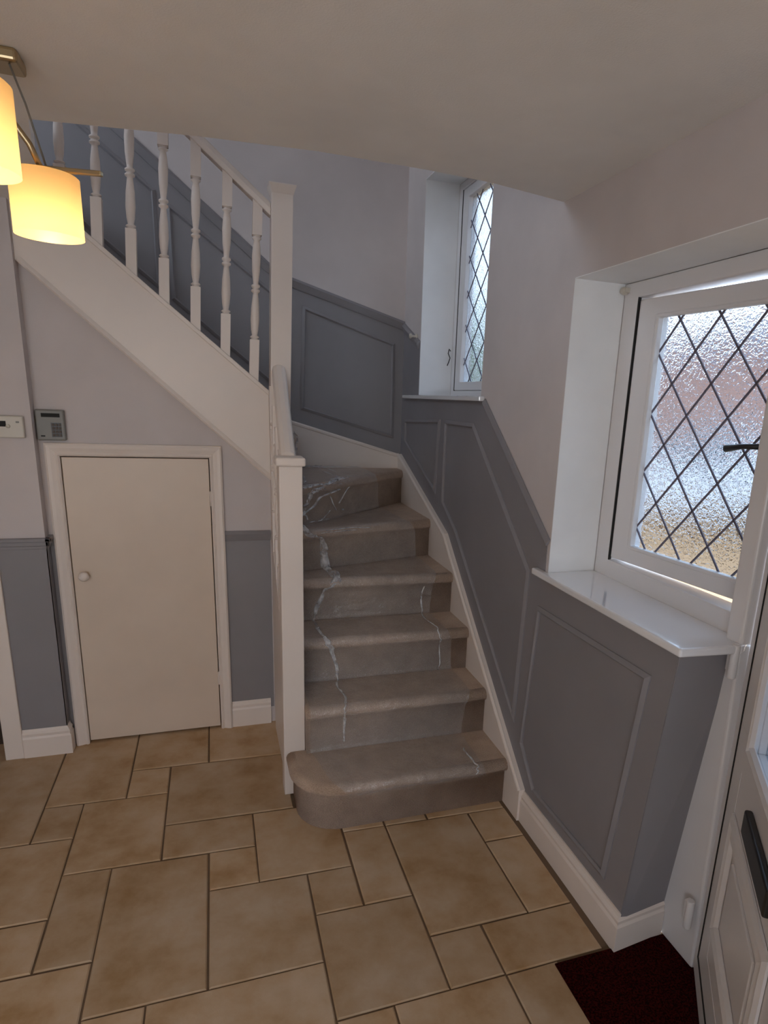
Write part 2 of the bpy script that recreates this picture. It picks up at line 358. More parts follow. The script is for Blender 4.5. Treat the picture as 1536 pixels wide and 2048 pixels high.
w3 = empty('window_added_rear', kind='structure'); MB().box((-3.2, YN - .08, .8), (-3.14, YN - .02, 2.1)).box((-1.26, YN - .08, .8), (-1.2, YN - .02, 2.1)).box((-3.2, YN - .08, .8), (-1.2, YN - .02, .86)).box((-3.2, YN - .08, 2.04), (-1.2, YN - .02, 2.1)).box((-2.23, YN - .08, .8), (-2.17, YN - .02, 2.1)).build('window_frame', 'upvc', w3, bevel=.005)  # unseen rear window, invented to go with the warm fill light

# right wall: grey wainscot paint
wz = MB().prism([(YB, 0), (YB, 2.19), (YW2b, 2.055), (YW2b, ZW2a), (.556, ZW2a), (-.146, 1.197), (-.146, ZS - .012), (-.165, ZS - .012), (-.165, 0)], 'x', 0, -.003)
wz.prism([(-.165, 0), (-.165, ZS - .012), (-.9245, ZS - .012), (-.825, 0)], 'x', 0, -.003)
wz.hull8([(-.003, -.828, 0), (DO, -.803, 0), (DO, -.80, 0), (0, -.825, 0)], [(-.003, -.928, ZS - .02), (DO, -.933, ZS - .02), (DO, -.93, ZS - .02), (0, -.925, ZS - .02)])
wz.build('wainscot_panel', 'grey', wall_right)
for pts in [[(1.80, 1.572), (1.80, 1.462), (1.192, 1.235), (1.16, 1.597)],
            [(1.035, 1.597), (1.03, 1.185), (.812, 1.068), (.014, .428), (-.01, 1.066), (.655, 1.597)],
            [(-.145, .934), (-.093, .338), (-.224, .200), (-.717, .209), (-.80, .945)]]:
    a = sum(pts[i - 1][0] * pts[i][1] - pts[i][0] * pts[i - 1][1] for i in range(len(pts)))
    if a > 0: pts = pts[::-1]
    strip(pts, 'x', -.003, .022, -.012).build('panel_moulding', 'grey', wall_right)
strip([(YB, 2.19), (YW2b, 2.055)], 'x', -.002, .05, -.022, False).build('dado_rail', 'grey', wall_right)
strip([(.556, ZW2a - .02), (-.146, 1.20)], 'x', -.002, -.035, -.012, False).build('dado_rail', 'grey', wall_right)
# back wall wainscot, rails and panels
rail = [(0, 2.194), (-.705, 2.385), (-.828, 2.448), (-1.507, 2.985), (-2.35, 3.66)]
MB().prism([(0, .9)] + rail + [(-2.35, 2.4), (-2.3, .9)], 'y', YB, YB - .003).build('wainscot_panel', 'grey', wall_back)
strip(rail, 'y', YB - .002, .052, -.024, False).build('dado_rail', 'grey', wall_back)
for pts in [[(-.622, 2.207), (-.083, 2.043), (-.078, 1.492), (-.639, 1.643)],
            [(-.80, 2.262), (-.80, 1.77), (-1.352, 2.215), (-1.352, 2.665)][::-1],
            [(-1.447, 2.742), (-1.447, 2.29), (-2.05, 2.775), (-2.05, 3.21)][::-1]]:
    a = sum(pts[i - 1][0] * pts[i][1] - pts[i][0] * pts[i - 1][1] for i in range(len(pts)))
    if a > 0: pts = pts[::-1]
    strip(pts, 'y', YB - .003, .022, -.012).build('panel_moulding', 'grey', wall_back)

# spandrel wall under the upper flight, with the cupboard doorway
DX0, DX1, DZ = -1.825, -1.207, 1.408
zb = lambda x: 1.31 + .902 * (-.933 - x)      # underside of the outer string
sw = MB()
sw.prism([(-1.92, 0), (DX0 - .006, 0), (DX0 - .006, DZ), (-1.92, DZ)], 'y', YW, YW + .09)
sw.prism([(DX1 + .006, 0), (-.90, 0), (-.90, 1.33), (-1.0, 1.40), (DX1 + .006, DZ)], 'y', YW, YW + .09)
sw.prism([(-1.92, DZ), (DX1 + .006, DZ), (-1.0, 1.40), (-1.92, 2.25)], 'y', YW, YW + .09)
spandrel = sw.build('wall_spandrel', 'wall', kind='structure')
MB().box((-1.148, YW, .09), (-.935, YW - .003, 1.03)).box((-1.904, YW, .09), (-1.874, YW - .003, 1.03)).build('wainscot_panel', 'grey', spandrel)
strip([(-.935, 1.055), (-1.150, 1.055)], 'y', YW, .05, -.022, False).build('dado_rail', 'grey', spandrel)
strip([(-1.872, 1.055), (-1.904, 1.055)], 'y', YW, .05, -.022, False).build('dado_rail', 'grey', spandrel)
# pier beside it and the far doorway to its left
pier = MB().box((-2.09, YP, 0), (-1.904, YB, HC)).box((XL, YP, 0), (-2.96, YP + .1, HC)).box((-2.96, YP, 2.04), (-2.09, YP + .1, HC)).build('wall_pier', 'wall', kind='structure')
MB().box((-2.088, YP - .003, .09), (-1.901, YP, 1.03)).box((-1.904, YP - .003, .09), (-1.901, YW, 1.03)).build('wainscot_panel', 'grey', pier)
strip([(-1.904 , YP), (-2.088, YP)], 'z', 0, .0, 0, False)
rp = [(0, 0), (.0, .006), (.008, .016), (.02, .010), (.034, .018), (.05, .008), (.05, 0)]
rb = MB()
for h0, h1, pr in ((1.005, 1.02, .008), (1.02, 1.04, .014), (1.04, 1.056, .022)):
    rb.box((-2.088, YP - pr, h0), (-1.904 + pr, YP, h1)).box((-1.904, YP - pr, h0), (-1.904 + pr, YW, h1))
rb.build('dado_rail', 'grey', pier, bevel=.003)
MB().box((-2.165, YP - .018, 0), (-2.088, YP, 2.06)).box((-2.165, YP, 0), (-2.13, YP + .1, 2.04)).build('trim_1', 'white', kind='structure', bevel=.004)
MB().box((-3.02, YP - .018, 0), (-2.95, YP, 2.11)).box((-3.02, YP - .018, 2.035), (-2.09, YP, 2.11)).build('trim_2', 'white', kind='structure', bevel=.004)
MB().box((XL, YP + .1, -.02), (-2.09, YB, .0)).build('floor_side_room', 'dark', kind='structure')

# ------------------------------------------------------------------ skirting boards
def skirt(name, pts, side):
    pr = [(0, 0), (0, .018), (.095, .018), (.105, .013), (.118, .015), (.128, .008), (.14, .005), (.14, 0)]
    P = [Vector(p) for p in pts]; rings = []
    for i, p in enumerate(P):
        d1 = (p - P[i - 1]).normalized() if i else (P[1] - p).normalized(); d2 = (P[i + 1] - p).normalized() if i < len(P) - 1 else d1
        n1 = Vector((-d1.y, d1.x)) * side; n2 = Vector((-d2.y, d2.x)) * side; nn = (n1 + n2).normalized(); k = 1 / nn.dot(n1)
        rings.append([(p.x + nn.x * o * k, p.y + nn.y * o * k, h) for h, o in pr])
    m = len(pr); fs = [(i * m + k, i * m + k + 1, (i + 1) * m + k + 1, (i + 1) * m + k) for i in range(len(P) - 1) for k in range(m - 1)]
    fs += [tuple(range(m)), tuple(range((len(P) - 1) * m, len(P) * m))]
    return MB().add([v for r in rings for v in r], fs).build(name, 'white', kind='structure')
skirt('baseboard_right', [(-.003, -.147), (-.003, -.832), (DO - .02, -.812)], -1)
skirt('baseboard_spandrel', [(-1.150, YW), (-.952, YW)], -1)
skirt('baseboard_pier', [(-2.088, YP), (-1.904, YP), (-1.904, YW - .02)], -1)
skirt('baseboard_left', [(XL, YN), (XL, YP)], -1)
skirt('baseboard_near', [(XL, YN), (0, YN), (0, -1.93)], 1)

# ------------------------------------------------------------------ cupboard door under the stairs
cup = empty('door_1', kind='structure', loc=(DX0, YW, 0))
cup.location = (0, 0, 0)
MB().box((DX0 + .003, YW - .004, .012), (DX1 - .004, YW + .03, DZ - .005)).build('door_leaf', 'door', cup, bevel=.002)
cs = MB(); pf = [(0, 0), (0, .55), (.12, .8), (.3, .62), (.62, .9), (.85, 1), (1, .8), (1, 0)]
strip([(DX1, 0), (DX1, DZ), (DX0, DZ), (DX0, 0)], 'y', YW, -.056, -.026, False, cs, pf)
cs.build('door_casing', 'white', cup)
MB().box((DX0 - .006, YW + .002, 0), (DX0, YW + .09, DZ + .006)).box((DX1, YW + .002, 0), (DX1 + .006, YW + .09, DZ + .006)).box((DX0, YW + .002, DZ), (DX1, YW + .09, DZ + .006)).build('door_lining', 'white', cup)
kn = MB().lathe([(0, 0), (.009, 0), (.009, -.012), (.011, -.018), (.021, -.026), (.023, -.034), (.018, -.043), (.006, -.047), (0, -.047)], (-1.775, YW - .004, .862), 20, 'y').build('door_knob', 'white', cup)
for z in (.25, 1.18): MB().lathe([(0, 0), (.006, 0), (.006, .07), (0, .07)], (DX1 - .001, YW - .008, z), 10).build('hinge', 'white', cup)

# ------------------------------------------------------------------ staircase
st = empty('staircase', 'beige carpeted winding staircase with white painted strings rising from the tiled hall', 'staircase')
NX0, NX1 = -.951, -.861            # short newel
XR = -.03
def step(pts, k, front, over, name='carpeted_step'):
    """pts: tread footprint (ccw); front: list of vertex indexes that form the front line"""
    z1 = k * RISE; z0 = (k - 1) * RISE
    bm = bmesh.new()
    fv = [Vector(pts[i]) for i in front]
    P = [Vector(p) for p in pts]; Q = [p.copy() for p in P]
    for a, i in enumerate(front):                      # push the nosing line forward
        d = (fv[min(a + 1, len(fv) - 1)] - fv[max(a - 1, 0)]).normalized(); n_ = Vector((d.y, -d.x)); Q[i] = P[i] + n_ * over
    mb = MB()
    n = len(P); th = .05; rr = .022
    rings = [(P, z0), (P, z1 - th)]
    def lerp(t): return [P[i] + (Q[i] - P[i]) * t if i in front else P[i] for i in range(n)]
    cen = sum(P, Vector((0, 0))) / n
    def inset(d):
        out = []
        for i in range(n):
            if i in front:
                q = Q[i]; out.append(q + (P[i] - Q[i]).normalized() * d)
            else: out.append(P[i])
        return out
    rings += [(lerp(.75), z1 - th + .004), (Q, z1 - th + .016), (Q, z1 - rr), (inset(.006), z1 - .009), (inset(.018), z1 - .001), (inset(.034), z1)]
    vs = [(q.x, q.y, z) for ring, z in rings for q in ring]; fs = [tuple(range(n))[::-1], tuple(range((len(rings) - 1) * n, len(rings) * n))]
    for r in range(len(rings) - 1):
        for i in range(n): fs.append((r * n + i, r * n + (i + 1) % n, (r + 1) * n + (i + 1) % n, (r + 1) * n + i))
    mb.add(vs, fs); mb.sm = [False, False] + [True] * (len(fs) - 2)
    return mb.build(name, 'carpet', st)
# first step with its rounded end; footprint listed counter-clockwise, the front line first
q1 = [(-.914 + .17 * (1 - math.sin(t)), .17 * (1 - math.cos(t))) for t in [math.pi / 2 * (1 - k / 8) for k in range(9)]]
f1 = [(-.914, .288)] + q1 + [(XR, 0)]
step(f1 + [(XR, GO + .02), (-.855, GO + .02), (-.855, .288)], 1, list(range(len(f1))), .028)
for k, xl in ((2, -.859), (3, -.90)): step([(xl, (k - 1) * GO), (XR, (k - 1) * GO), (XR, k * GO + .02), (xl, k * GO + .02)], k, [0, 1], .018)
lines = {5: ((-.862, .905), (XR, 1.178)), 6: ((-.838, .968), (XR, 1.785)), 7: ((-.842, .997), (-.70, YB - .03)), 8: ((-.93, .988), (-.95, YB - .03))}
step([(-.90, 3 * GO), (XR, 3 * GO), (XR, 1.20), (-.90, .905)], 4, [0, 1], .018)
step([lines[5][0], lines[5][1], (XR, 1.81), (-.86, .99)], 5, [0, 1], .018)
step([lines[6][0], lines[6][1], (XR, YB - .03), (-.68, YB - .03), (-.85, 1.0)], 6, [0, 1], .018)
step([lines[7][0], lines[7][1], (-.97, YB - .03), (-.93, 1.0)], 7, [0, 1], .018)
for k in range(8, 13):
    x = -.95 - GO * (k - 8); step([(x, YW + .004), (x, YB - .031), (x - GO - .02, YB - .031), (x - GO - .02, YW + .004)], k, [0, 1], .018)
x13 = -.95 - GO * 5
MB().box((XL, YS + .03, HC + .3), (x13, YB - .03, 13 * RISE)).build('floor_landing', 'carpet', kind='structure')
# wall strings
ws = MB().prism([(-.147, 0), (-.147, .146), (.937, 1.024), (1.897, 1.366), (1.897, .4), (.3, 0)], 'x', -.003, XR); ws.build('wall_string', 'white', st)
strip([(1.897, 1.366), (.937, 1.024), (-.147, .146)], 'x', XR, .018, -.006, False, prof=[(-.3, -.6), (0, .6), (.3, 1), (.8, .8), (1, 0)]).build('string_bead', 'white', st)
bs_ = [(XR, 1.362), (-.717, 1.553), (-.93, 1.73), (-2.25, 2.83)]
MB().prism([(XR, .9)] + bs_ + [(-2.25, 2.3), (-.9, 1.2)], 'y', YB - .003, YB - .03).build('wall_string', 'white', st)
strip(bs_, 'y', YB - .03, .018, -.006, False, prof=[(-.3, -.6), (0, .6), (.3, 1), (.8, .8), (1, 0)]).build('string_bead', 'white', st)
# outer string of the upper flight
top = lambda x: 1.712 + .828 * (-.925 - x)
MB().prism([(-.93, zb(-.93)), (-1.904, zb(-1.904)), (-1.904, top(-1.904)), (-.93, top(-.93))], 'y', YS, YS + .042).build('outer_string', 'white', st, bevel=.002)
strip([(-.932, zb(-.932)), (-1.900, zb(-1.900))], 'y', YS, -.022, -.012, False).build('string_bead', 'white', st)
MB().hull8([(-.93, YS - .008, top(-.93) - .012), (-.93, YS + .05, top(-.93) - .012), (-1.904, YS + .05, top(-1.904) - .012), (-1.904, YS - .008, top(-1.904) - .012)],
           [(-.93, YS - .008, top(-.93) + .012), (-.93, YS + .05, top(-.93) + .012), (-1.904, YS + .05, top(-1.904) + .012), (-1.904, YS - .008, top(-1.904) + .012)]).build('base_rail', 'white', st, bevel=.003)
# outer string and infill of the lower flight
lt = lambda y: .30 + .8225 * y
MB().prism([(.38, 0), (.91, 0), (.91, lt(.91)), (.38, lt(.38))], 'x', -.935, -.903).build('outer_string', 'white', st, bevel=.002)

# ------------------------------------------------------------------ balustrade
bal = empty('balustrade', 'white painted stair banister with two square newel posts and turned spindles', 'balustrade')
MB().box((NX0, .292, 0), (NX1, .382, 1.445)).build('newel_post', 'white', bal, bevel=.003)
MB().box((NX0 - .012, .280, 1.445), (NX1 + .012, .394, 1.478)).build('newel_cap', 'white', bal, bevel=.008, seg=3)
MB().box((-.930, .905, 0), (-.838, .997, 1.55)).hull8([(-.930, .905, 1.55), (-.838, .905, 1.55), (-.838, .997, 1.55), (-.930, .997, 1.55)], [(-.902, .905, 2.56), (-.810, .905, 2.56), (-.810, .997, 2.56), (-.902, .997, 2.56)]).build('newel_post', 'white', bal, bevel=.003)
MB().hull8([(-.902, .905, 2.55), (-.810, .905, 2.55), (-.810, .997, 2.55), (-.902, .997, 2.55)],
           [(-.916, .890, 2.59), (-.795, .890, 2.59), (-.795, 1.012, 2.59), (-.916, 1.012, 2.59)]).build('newel_cap', 'white', bal, bevel=.004)
hr_prof = [(-.028, -.026), (.028, -.026), (.032, .0), (.026, .022), (.010, .031), (-.010, .031), (-.026, .022), (-.032, .0)]
def rail_mesh(p, q):
    p, q = Vector(p), Vector(q); d = (q - p).normalized(); r = d.cross(Vector((0, 0, 1))).normalized(); vs = []
    for c in (p, q):
        for a, b in hr_prof: vs.append(c + r * a + Vector((0, 0, 1)) * b)
    n = 8; return MB().add(vs, [tuple(range(n)), tuple(range(n, 2 * n))[::-1]] + [(i, (i + 1) % n, n + (i + 1) % n, n + i) for i in range(n)])
rail_mesh((-.906, .380, 1.46), (-.886, .907, 1.815)).build('handrail', 'white', bal, bevel=.004)
hz = lambda x: 2.505 + .80 * (-.92 - x)
rail_mesh((-.904, .965, hz(-.904)), (-2.45, .965, hz(-2.45))).build('handrail', 'white', bal, bevel=.004)
def spindle(x, y, z0, z1, lean=0):
    s = .0205; H = z1 - z0; a = z0 + .19; b = z1 - .16; L = b - a
    mb = MB().box((x - s, y - s, z0), (x + s, y + s, a)).box((x - s, y - s, b), (x + s, y + s, z1))
    pr = [(.020, 0), (.013, .012), (.020, .022), (.020, .03), (.012, .045), (.0165, .10), (.0195, .2), (.0175, .33), (.0125, .43), (.0115, .455), (.0195, .47), (.0195, .485), (.012, .50),
          (.0195, .515), (.0195, .53), (.0115, .545), (.0125, .57), (.0175, .67), (.0195, .8), (.0165, .9), (.012, .955), (.020, .97), (.020, .978), (.013, .988), (.020, 1)]
    mb.lathe([(r, a + L * t) for r, t in pr], (x, y, 0), 14)
    if lean: mb.mat(Matrix(((1, 0, lean, -lean * z0), (0, 1, 0, 0), (0, 0, 1, 0), (0, 0, 0, 1))))
    return mb
for i in range(11):
    x = -.996 - .1215 * i
    spindle(x, .965, top(x) - .012, hz(x) - .02, .05).build('spindle', 'white', bal)
for i in range(4):
    y = .46 + .125 * i; spindle(-.916, y, lt(y) - .005, 1.46 + .674 * (y - .38) - .02).build('spindle', 'white', bal)

# ------------------------------------------------------------------ protective plastic film on the steps
fyl = {1: 0, 2: GO, 3: 2 * GO, 4: 3 * GO}
def yline(k, x):
    if k in fyl: return fyl[k]
    a, b = lines[k]; return a[1] + (b[1] - a[1]) * (x - a[0]) / (b[0] - a[0])
path = []
for k in range(1, 8):
    z = k * RISE; o = .033 if k == 1 else .023
    if k > 1: path += [(k, -.006, z - RISE + .008), (k, -.007, z - RISE + .07), (k, -o + .006, z - .055)]
    else: path += [(k, -.030, z - .052)]
    path += [(k, -o - .004, z - .04), (k, -o - .004, z - .02), (k, -o + .004, z - .004), (k, -o + .022, z + .005), (k, .03, z + .006)]
    if k < 7: path += [(k, -1, z + .006), (k, -2, z + .006)]
def fpoint(e, x, t):
    k, o, z = e
    if k == 7: x = min(x, -.715)
    if o in (-1, -2):
        a, b = yline(k, x) + .03, yline(k + 1, x) - .02; y = a + (b - a) * (.5 if o == -1 else .92)
    else:
        q = 1
        if k in lines: a, b = lines[k]; q = min(3.0, math.hypot(b[0] - a[0], b[1] - a[1]) / abs(b[0] - a[0]))
        y = yline(k, x) + (o * q if o < 0 else o)
    return Vector((x, min(y, YB - .035), z))
def film_edges(u):                      # u: 0 bottom .. 1 top ; left and right edge of the film
    return ((-.845 if u < .5 else -.828) + .13 * max(0, .12 - u) / .12, -.13 - .02 * math.sin(u * 19) - .30 * max(0, (u - .55) / .45) ** 1.5)
NU = 56; vs = []; n = len(path); sub = 3
pp = []
for a in range(n - 1):
    for s_ in range(sub): pp.append((a, s_ / sub))
pp.append((n - 2, 1.0))
for r, (a, t) in enumerate(pp):
    u = r / (len(pp) - 1)
    l, rr = film_edges(u)
    for c in range(NU + 1):
        x = l + (rr - l) * c / NU
        p = fpoint(path[a], x, 0).lerp(fpoint(path[a + 1], x, 0), t)
        am = .004 + .010 * max(0, u - .72) / .28
        nz = noise.noise(Vector((x * 14, p.y * 9, p.z * 9 + 3))) + .5 * noise.noise(Vector((x * 40, p.y * 30, p.z * 30)))
        d = abs(nz) * am
        p += Vector((0, -d, d)); vs.append(p)
fs = [(r * (NU + 1) + c, r * (NU + 1) + c + 1, (r + 1) * (NU + 1) + c + 1, (r + 1) * (NU + 1) + c) for r in range(len(pp) - 1) for c in range(NU)]
mbf = MB().add(vs, fs, True); film = mbf.build('plastic_film', 'film')
tag(film, 'clear creased plastic protection film laid over the carpeted stair treads', 'plastic film')
def crease(us, name='film_crease_glint', wd=.010):
    """raised fold or painted glint on the film: (u,side) list -> ribbon with an arched section"""
    pts = []
    for u, f in us:
        f = min(.99, max(.01, f)); u = min(.995, max(.005, u))
        r = u * (len(pp) - 1); r0 = min(int(r), len(pp) - 2); ft = r - r0; c = f * NU; c0 = min(int(c), NU - 1)
        def g(rr_): return Vector(vs[rr_ * (NU + 1) + c0]).lerp(Vector(vs[rr_ * (NU + 1) + c0 + 1]), c - c0)
        pts.append(g(r0).lerp(g(r0 + 1), ft))
    out = []; K = 9
    for i, p in enumerate(pts):
        wv = wd * (.5 + 1.0 * abs(noise.noise(p * 13)) + .25 * random.random())
        for q in range(K):
            t = q / (K - 1) * 2 - 1; h = .003 + (1 - t * t) * wd * .35 + (abs(noise.noise(Vector((t * 3, i * .55, wd * 90)))) * wd * .9 if abs(t) < .99 else 0)
            out.append(p + Vector((t * wv, -h, h)))
    f = [(i * K + j, i * K + j + 1, (i + 1) * K + j + 1, (i + 1) * K + j) for i in range(len(pts) - 1) for j in range(K - 1)]
    return MB().add(out, f, True).build(name, 'crease', film)
def path_u(lo, hi, f0, f1, n_=60, wob=.02):
    return [(lo + (hi - lo) * i / n_, f0 + (f1 - f0) * i / n_ + wob * math.sin(i * .55) * noise.noise(Vector((i * .2, lo, f0)))) for i in range(n_ + 1)]
def poly(pts, n_=10, wob=.02):
    out = []
    for (a, b), (c, d) in zip(pts, pts[1:]):
        for i in range(n_): t = i / n_; out.append((a + (c - a) * t, b + (d - b) * t + wob * noise.noise(Vector((a * 40 + t * 3, b * 9, 1)))))
    return out + [pts[-1]]
crease(poly([(.745, .05), (.69, .07), (.64, .12), (.61, .22)], 9), wd=.024)
crease(poly([(.61, .22), (.55, .25), (.49, .27)], 10), wd=.030)
crease(poly([(.49, .27), (.45, .17), (.43, .13), (.38, .14), (.33, .17), (.28, .22)], 8), wd=.010)
crease(poly([(.28, .22), (.22, .21), (.175, .20), (.13, .21)], 10), wd=.006)
crease(poly([(.745, .05), (.76, .14), (.78, .22), (.80, .32), (.815, .45), (.83, .62)], 9, .05), wd=.015)
crease(poly([(.80, .10), (.81, .22), (.805, .36), (.815, .5)], 9, .06), wd=.012)  # pale ribbon standing in for the sparkle along this nosing
crease(poly([(.645, .2), (.648, .35), (.646, .5)], 9, .03), wd=.006); crease(poly([(.75, .1), (.765, .3), (.77, .5)], 9, .05), wd=.009); crease(poly([(.91, .3), (.93, .5), (.95, .7)], 9, .05), wd=.014)  # near-level pale ribbons paint bright glints onto the film
crease(poly([(.86, .05), (.88, .2), (.87, .4)], 9, .06), wd=.010); crease(poly([(.655, .25), (.66, .45), (.65, .62)], 9, .03), wd=.007)
crease(poly([(.46, .93), (.42, .94), (.33, .93), (.27, .90)], 9, .03), wd=.004)
crease(poly([(.012, .05), (.016, .35), (.010, .6), (.018, .8), (.02, .93), (.05, .96), (.09, .95)], 14, .02), wd=.006)
rs = random.Random(5)
for i in range(30):
    u0 = rs.uniform(.72, .90); f0 = rs.uniform(.02, .55) if u0 > .78 else rs.uniform(.15, .6); random.seed(i)
    crease(path_u(u0, u0 + rs.uniform(-.012, .02), f0, f0 + rs.uniform(-.12, .16), 9, .02), wd=rs.uniform(.003, .007))

# ------------------------------------------------------------------ window 1 (beside the front door)
def diamonds(mb_list, y0, y1, z0, z1, yc, zc, W, H, x, w_=.008, name='lead_strip', parent=None, xf=None):
    """lead cames clipped to the pane; crossings at (yc,zc)+integer combos"""
    for sgn in (1, -1):
        for k in range(-30, 31):
            # line through (yc + k*W, zc) with slope sgn*H/W
            sl = sgn * H / W; b = zc - sl * (yc + k * W)
            cand = []
            for y in (y0, y1):
                z = sl * y + b
                if z0 <= z <= z1: cand.append((y, z))
            for z in (z0, z1):
                y = (z - b) / sl
                if y0 < y < y1: cand.append((y, z))
            if len(cand) < 2: continue
            p, q = cand[0], cand[1]
            if (Vector(p) - Vector(q)).length < .01: continue
            mb = MB().bar((x, p[0], p[1]), (x, q[0], q[1]), w_, .004, up=(1, 0, 0))
            if xf is not None: mb.mat(xf)
            mb.build(name, 'lead', parent)
w1 = empty('window_1', kind='structure')
FY0, FY1 = -.168, -.955
fr = MB().ring(FY1, FY0, ZS - .015, ZT - .003, .05, .085, .083, .052, DO, WT - .005)
fr.build('window_frame', 'upvc', w1, bevel=.006)
MB().hull8([(.185, -.975, 0), (WT - .006, -.975, 0), (WT - .006, -.80, 0), (.185, -.80, 0)], [(.162, -.965, 1.1), (WT - .006, -.965, 1.1), (WT - .006, -.905, 1.1), (.162, -.905, 1.1)]).box((.162, -.965, 1.1), (WT - .006, -.905, ZT - .004)).build('mullion', 'upvc', w1, bevel=.008, seg=3)
HY = FY0 - .098
SX = Matrix.Translation((DO + .003, HY + .006, 0)) @ Matrix.Rotation(R(6.5), 4, 'Z')      # sash swings outwards on its far stile
# local: x outwards, y towards the camera (negative), z
LY, Z0, Z1 = -.625, ZS + .078, ZT - .063
def sbox(mb, a, b): return mb.box(a, b)
s1 = MB().ring(LY, 0, Z0, Z1, .06, .088, .055, .055, 0, .06).mat(SX)
sash = s1.build('sash', 'upvc', w1, bevel=.006)
b1 = MB().ring(LY + .058, -.086, Z0 + .053, Z1 - .053, .014, .014, .012, .012, -.004, .022).mat(SX)
b1.build('glazing_bead', 'upvc', sash, bevel=.004)
MB().box((.026, LY + .055, Z0 + .05), (.032, -.09, Z1 - .05)).mat(SX).build('pane', 'glass', sash)
diamonds(None, LY + .06, -.092, Z0 + .058, Z1 - .058, -.440 - HY, 2.0, .160, .197, .021, .006, 'lead_strip', sash, SX)
MB().box((DO - .0005, FY0 - .0895, ZS + .068), (DO + .01, FY0 - .085, ZT - .055)).build('gasket', 'gasket', w1)
hm = MB().tube([(.0, LY + .045, 1.63), (-.03, LY + .048, 1.63)], .009).tube([(-.03, LY + .04, 1.632), (-.034, LY + .10, 1.628), (-.034, LY + .155, 1.618)], [.008, .0075, .011]).mat(SX)
hm.build('handle', 'black', sash)
MB().lathe([(0, .0), (.012, 0), (.014, -.012), (.010, -.024), (0, -.024)], (DO - .002, FY0 - .018, ZT - .028), 12, 'x').box((DO - .02, FY0 - .034, ZT - .035), (DO, FY0 - .006, ZT - .018)).build('curtain_bracket', 'plasticw', w1, bevel=.002)
MB().prism([(-.032, -.09), (-.032, -.956), (.162, -.972), (DO + .004, -.955), (DO + .004, -.168), (0, -.168), (0, -.09)], 'z', ZS - .022, ZS + .004).build('window_sill', 'sill', w1, bevel=.007, seg=3)

# ------------------------------------------------------------------ window 2 (over the winders)
w2 = empty('window_2', kind='structure')
a0, a1, c0, c1 = YW2a + .003, YW2b - .003, ZW2a + .018, ZW2b - .003
MB().ring(a0, a1, c0, c1, .052, .052, .035, .04, DO, WT - .005).build('window_frame', 'upvc', w2, bevel=.005)
s2 = MB().ring(a0 + .055, a1 - .0545, c0 + .0375, c1 - .0425, .085, .085, .048, .05, DO + .004, WT - .01)
sash2 = s2.build('sash', 'upvc', w2, bevel=.005)
MB().box((DO + .030, a0 + .13, c0 + .08), (DO + .036, a1 - .13, c1 - .09)).build('pane', 'glass', sash2)
diamonds(None, a0 + .14, a1 - .142, c0 + .085, c1 - .095, 1.318, 2.22, .18, .183, DO + .025, .006, 'lead_strip', sash2)
MB().box((DO + .002, a1 - .0547, c0 + .035), (DO + .012, a1 - .0518, c1 - .04)).build('gasket', 'gasket', w2)
MB().prism([(-.028, YW2a - .045), (-.028, YW2b + .27), (0, YW2b + .27), (0, YW2b - .003), (DO + .01, YW2b - .003), (DO + .01, YW2a + .003), (0, YW2a + .003), (0, YW2a - .045)], 'z', ZW2a - .004, ZW2a + .018).build('window_sill', 'sill', w2, bevel=.005)
MB().tube([(.19, 1.566, 2.01), (.178, 1.560, 2.02), (.172, 1.558, 1.995), (.186, 1.560, 1.97), (.178, 1.560, 1.945), (.170, 1.560, 1.925)], .003, 6).build('catch_wire', 'black', w2)
hk = MB().lathe([(0, 0), (.016, 0), (.016, -.006), (.007, -.01), (.007, -.03), (.015, -.036), (.013, -.046), (0, -.048)], (-.003, 1.64, 2.085), 14, 'x').build('tieback_hook', 'plasticw')
tag(hk, 'small white hook on the wall beside the tall narrow window', 'hook')

# ------------------------------------------------------------------ front door, standing open into the hall
d2 = empty('door_2', kind='structure')
fr = MB().box((DO, -1.92, 0), (WT - .005, -1.85, ZT - .003)).box((DO, -1.92, ZT - .07), (WT - .005, -.965, ZT - .003)).box((DO, -1.92, 0), (WT - .005, -.965, .035))
fr.build('door_frame', 'upvc', d2, bevel=.006)
TH = R(36)
D = Matrix.Translation((.196, -.965, 0)) @ Matrix(((-math.sin(TH), -math.cos(TH), 0, 0), (-math.cos(TH), math.sin(TH), 0, 0), (0, 0, 1, 0), (0, 0, 0, 1)))
# local: x along the leaf from the hinge, y out of the inner face (towards the room side), z up
DL, DB, DT = .84, .022, 2.03
lf = MB().box((0, -.06, DB), (DL, -.012, .90)).box((0, -.06, 1.90), (DL, -.012, DT)).box((0, -.06, .90), (.24, -.012, 1.90)).box((DL - .24, -.06, .90), (DL, -.012, 1.90))
lf.ring(0, DL, DB, DT, .055, .055, .068, .06, -.012, 0, 'y').mat(D)
leaf = lf.build('door_leaf', 'upvc', d2, bevel=.003)
g = MB().ring(.0545, DL - .0545, DB + .0675, DT - .0595, .005, .005, .006, .005, -.012, .0006, 'y').mat(D)
g.build('gasket', 'gasket', leaf)
ip = MB().ring(.062, DL - .062, DB + .076, .90, .10, .10, .10, .10, -.012, -.002, 'y').ring(.062, DL - .062, .90, DT - .068, .178, .178, .001, .062, -.012, -.002, 'y').box((.16, -.012, DB + .17), (DL - .16, -.003, .805)).mat(D)
ip.build('door_panel', 'upvc', leaf, bevel=.003)
def lstrip(pts, w_, d_, name, m='upvc', prof=None):
    mb = MB(); strip(pts, 'y', -.002, w_, d_, True, mb, prof); mb.mat(D); return mb.build(name, m, leaf)
rc = lambda x0, x1, z0, z1: [(x0, z0), (x1, z0), (x1, z1), (x0, z1)]
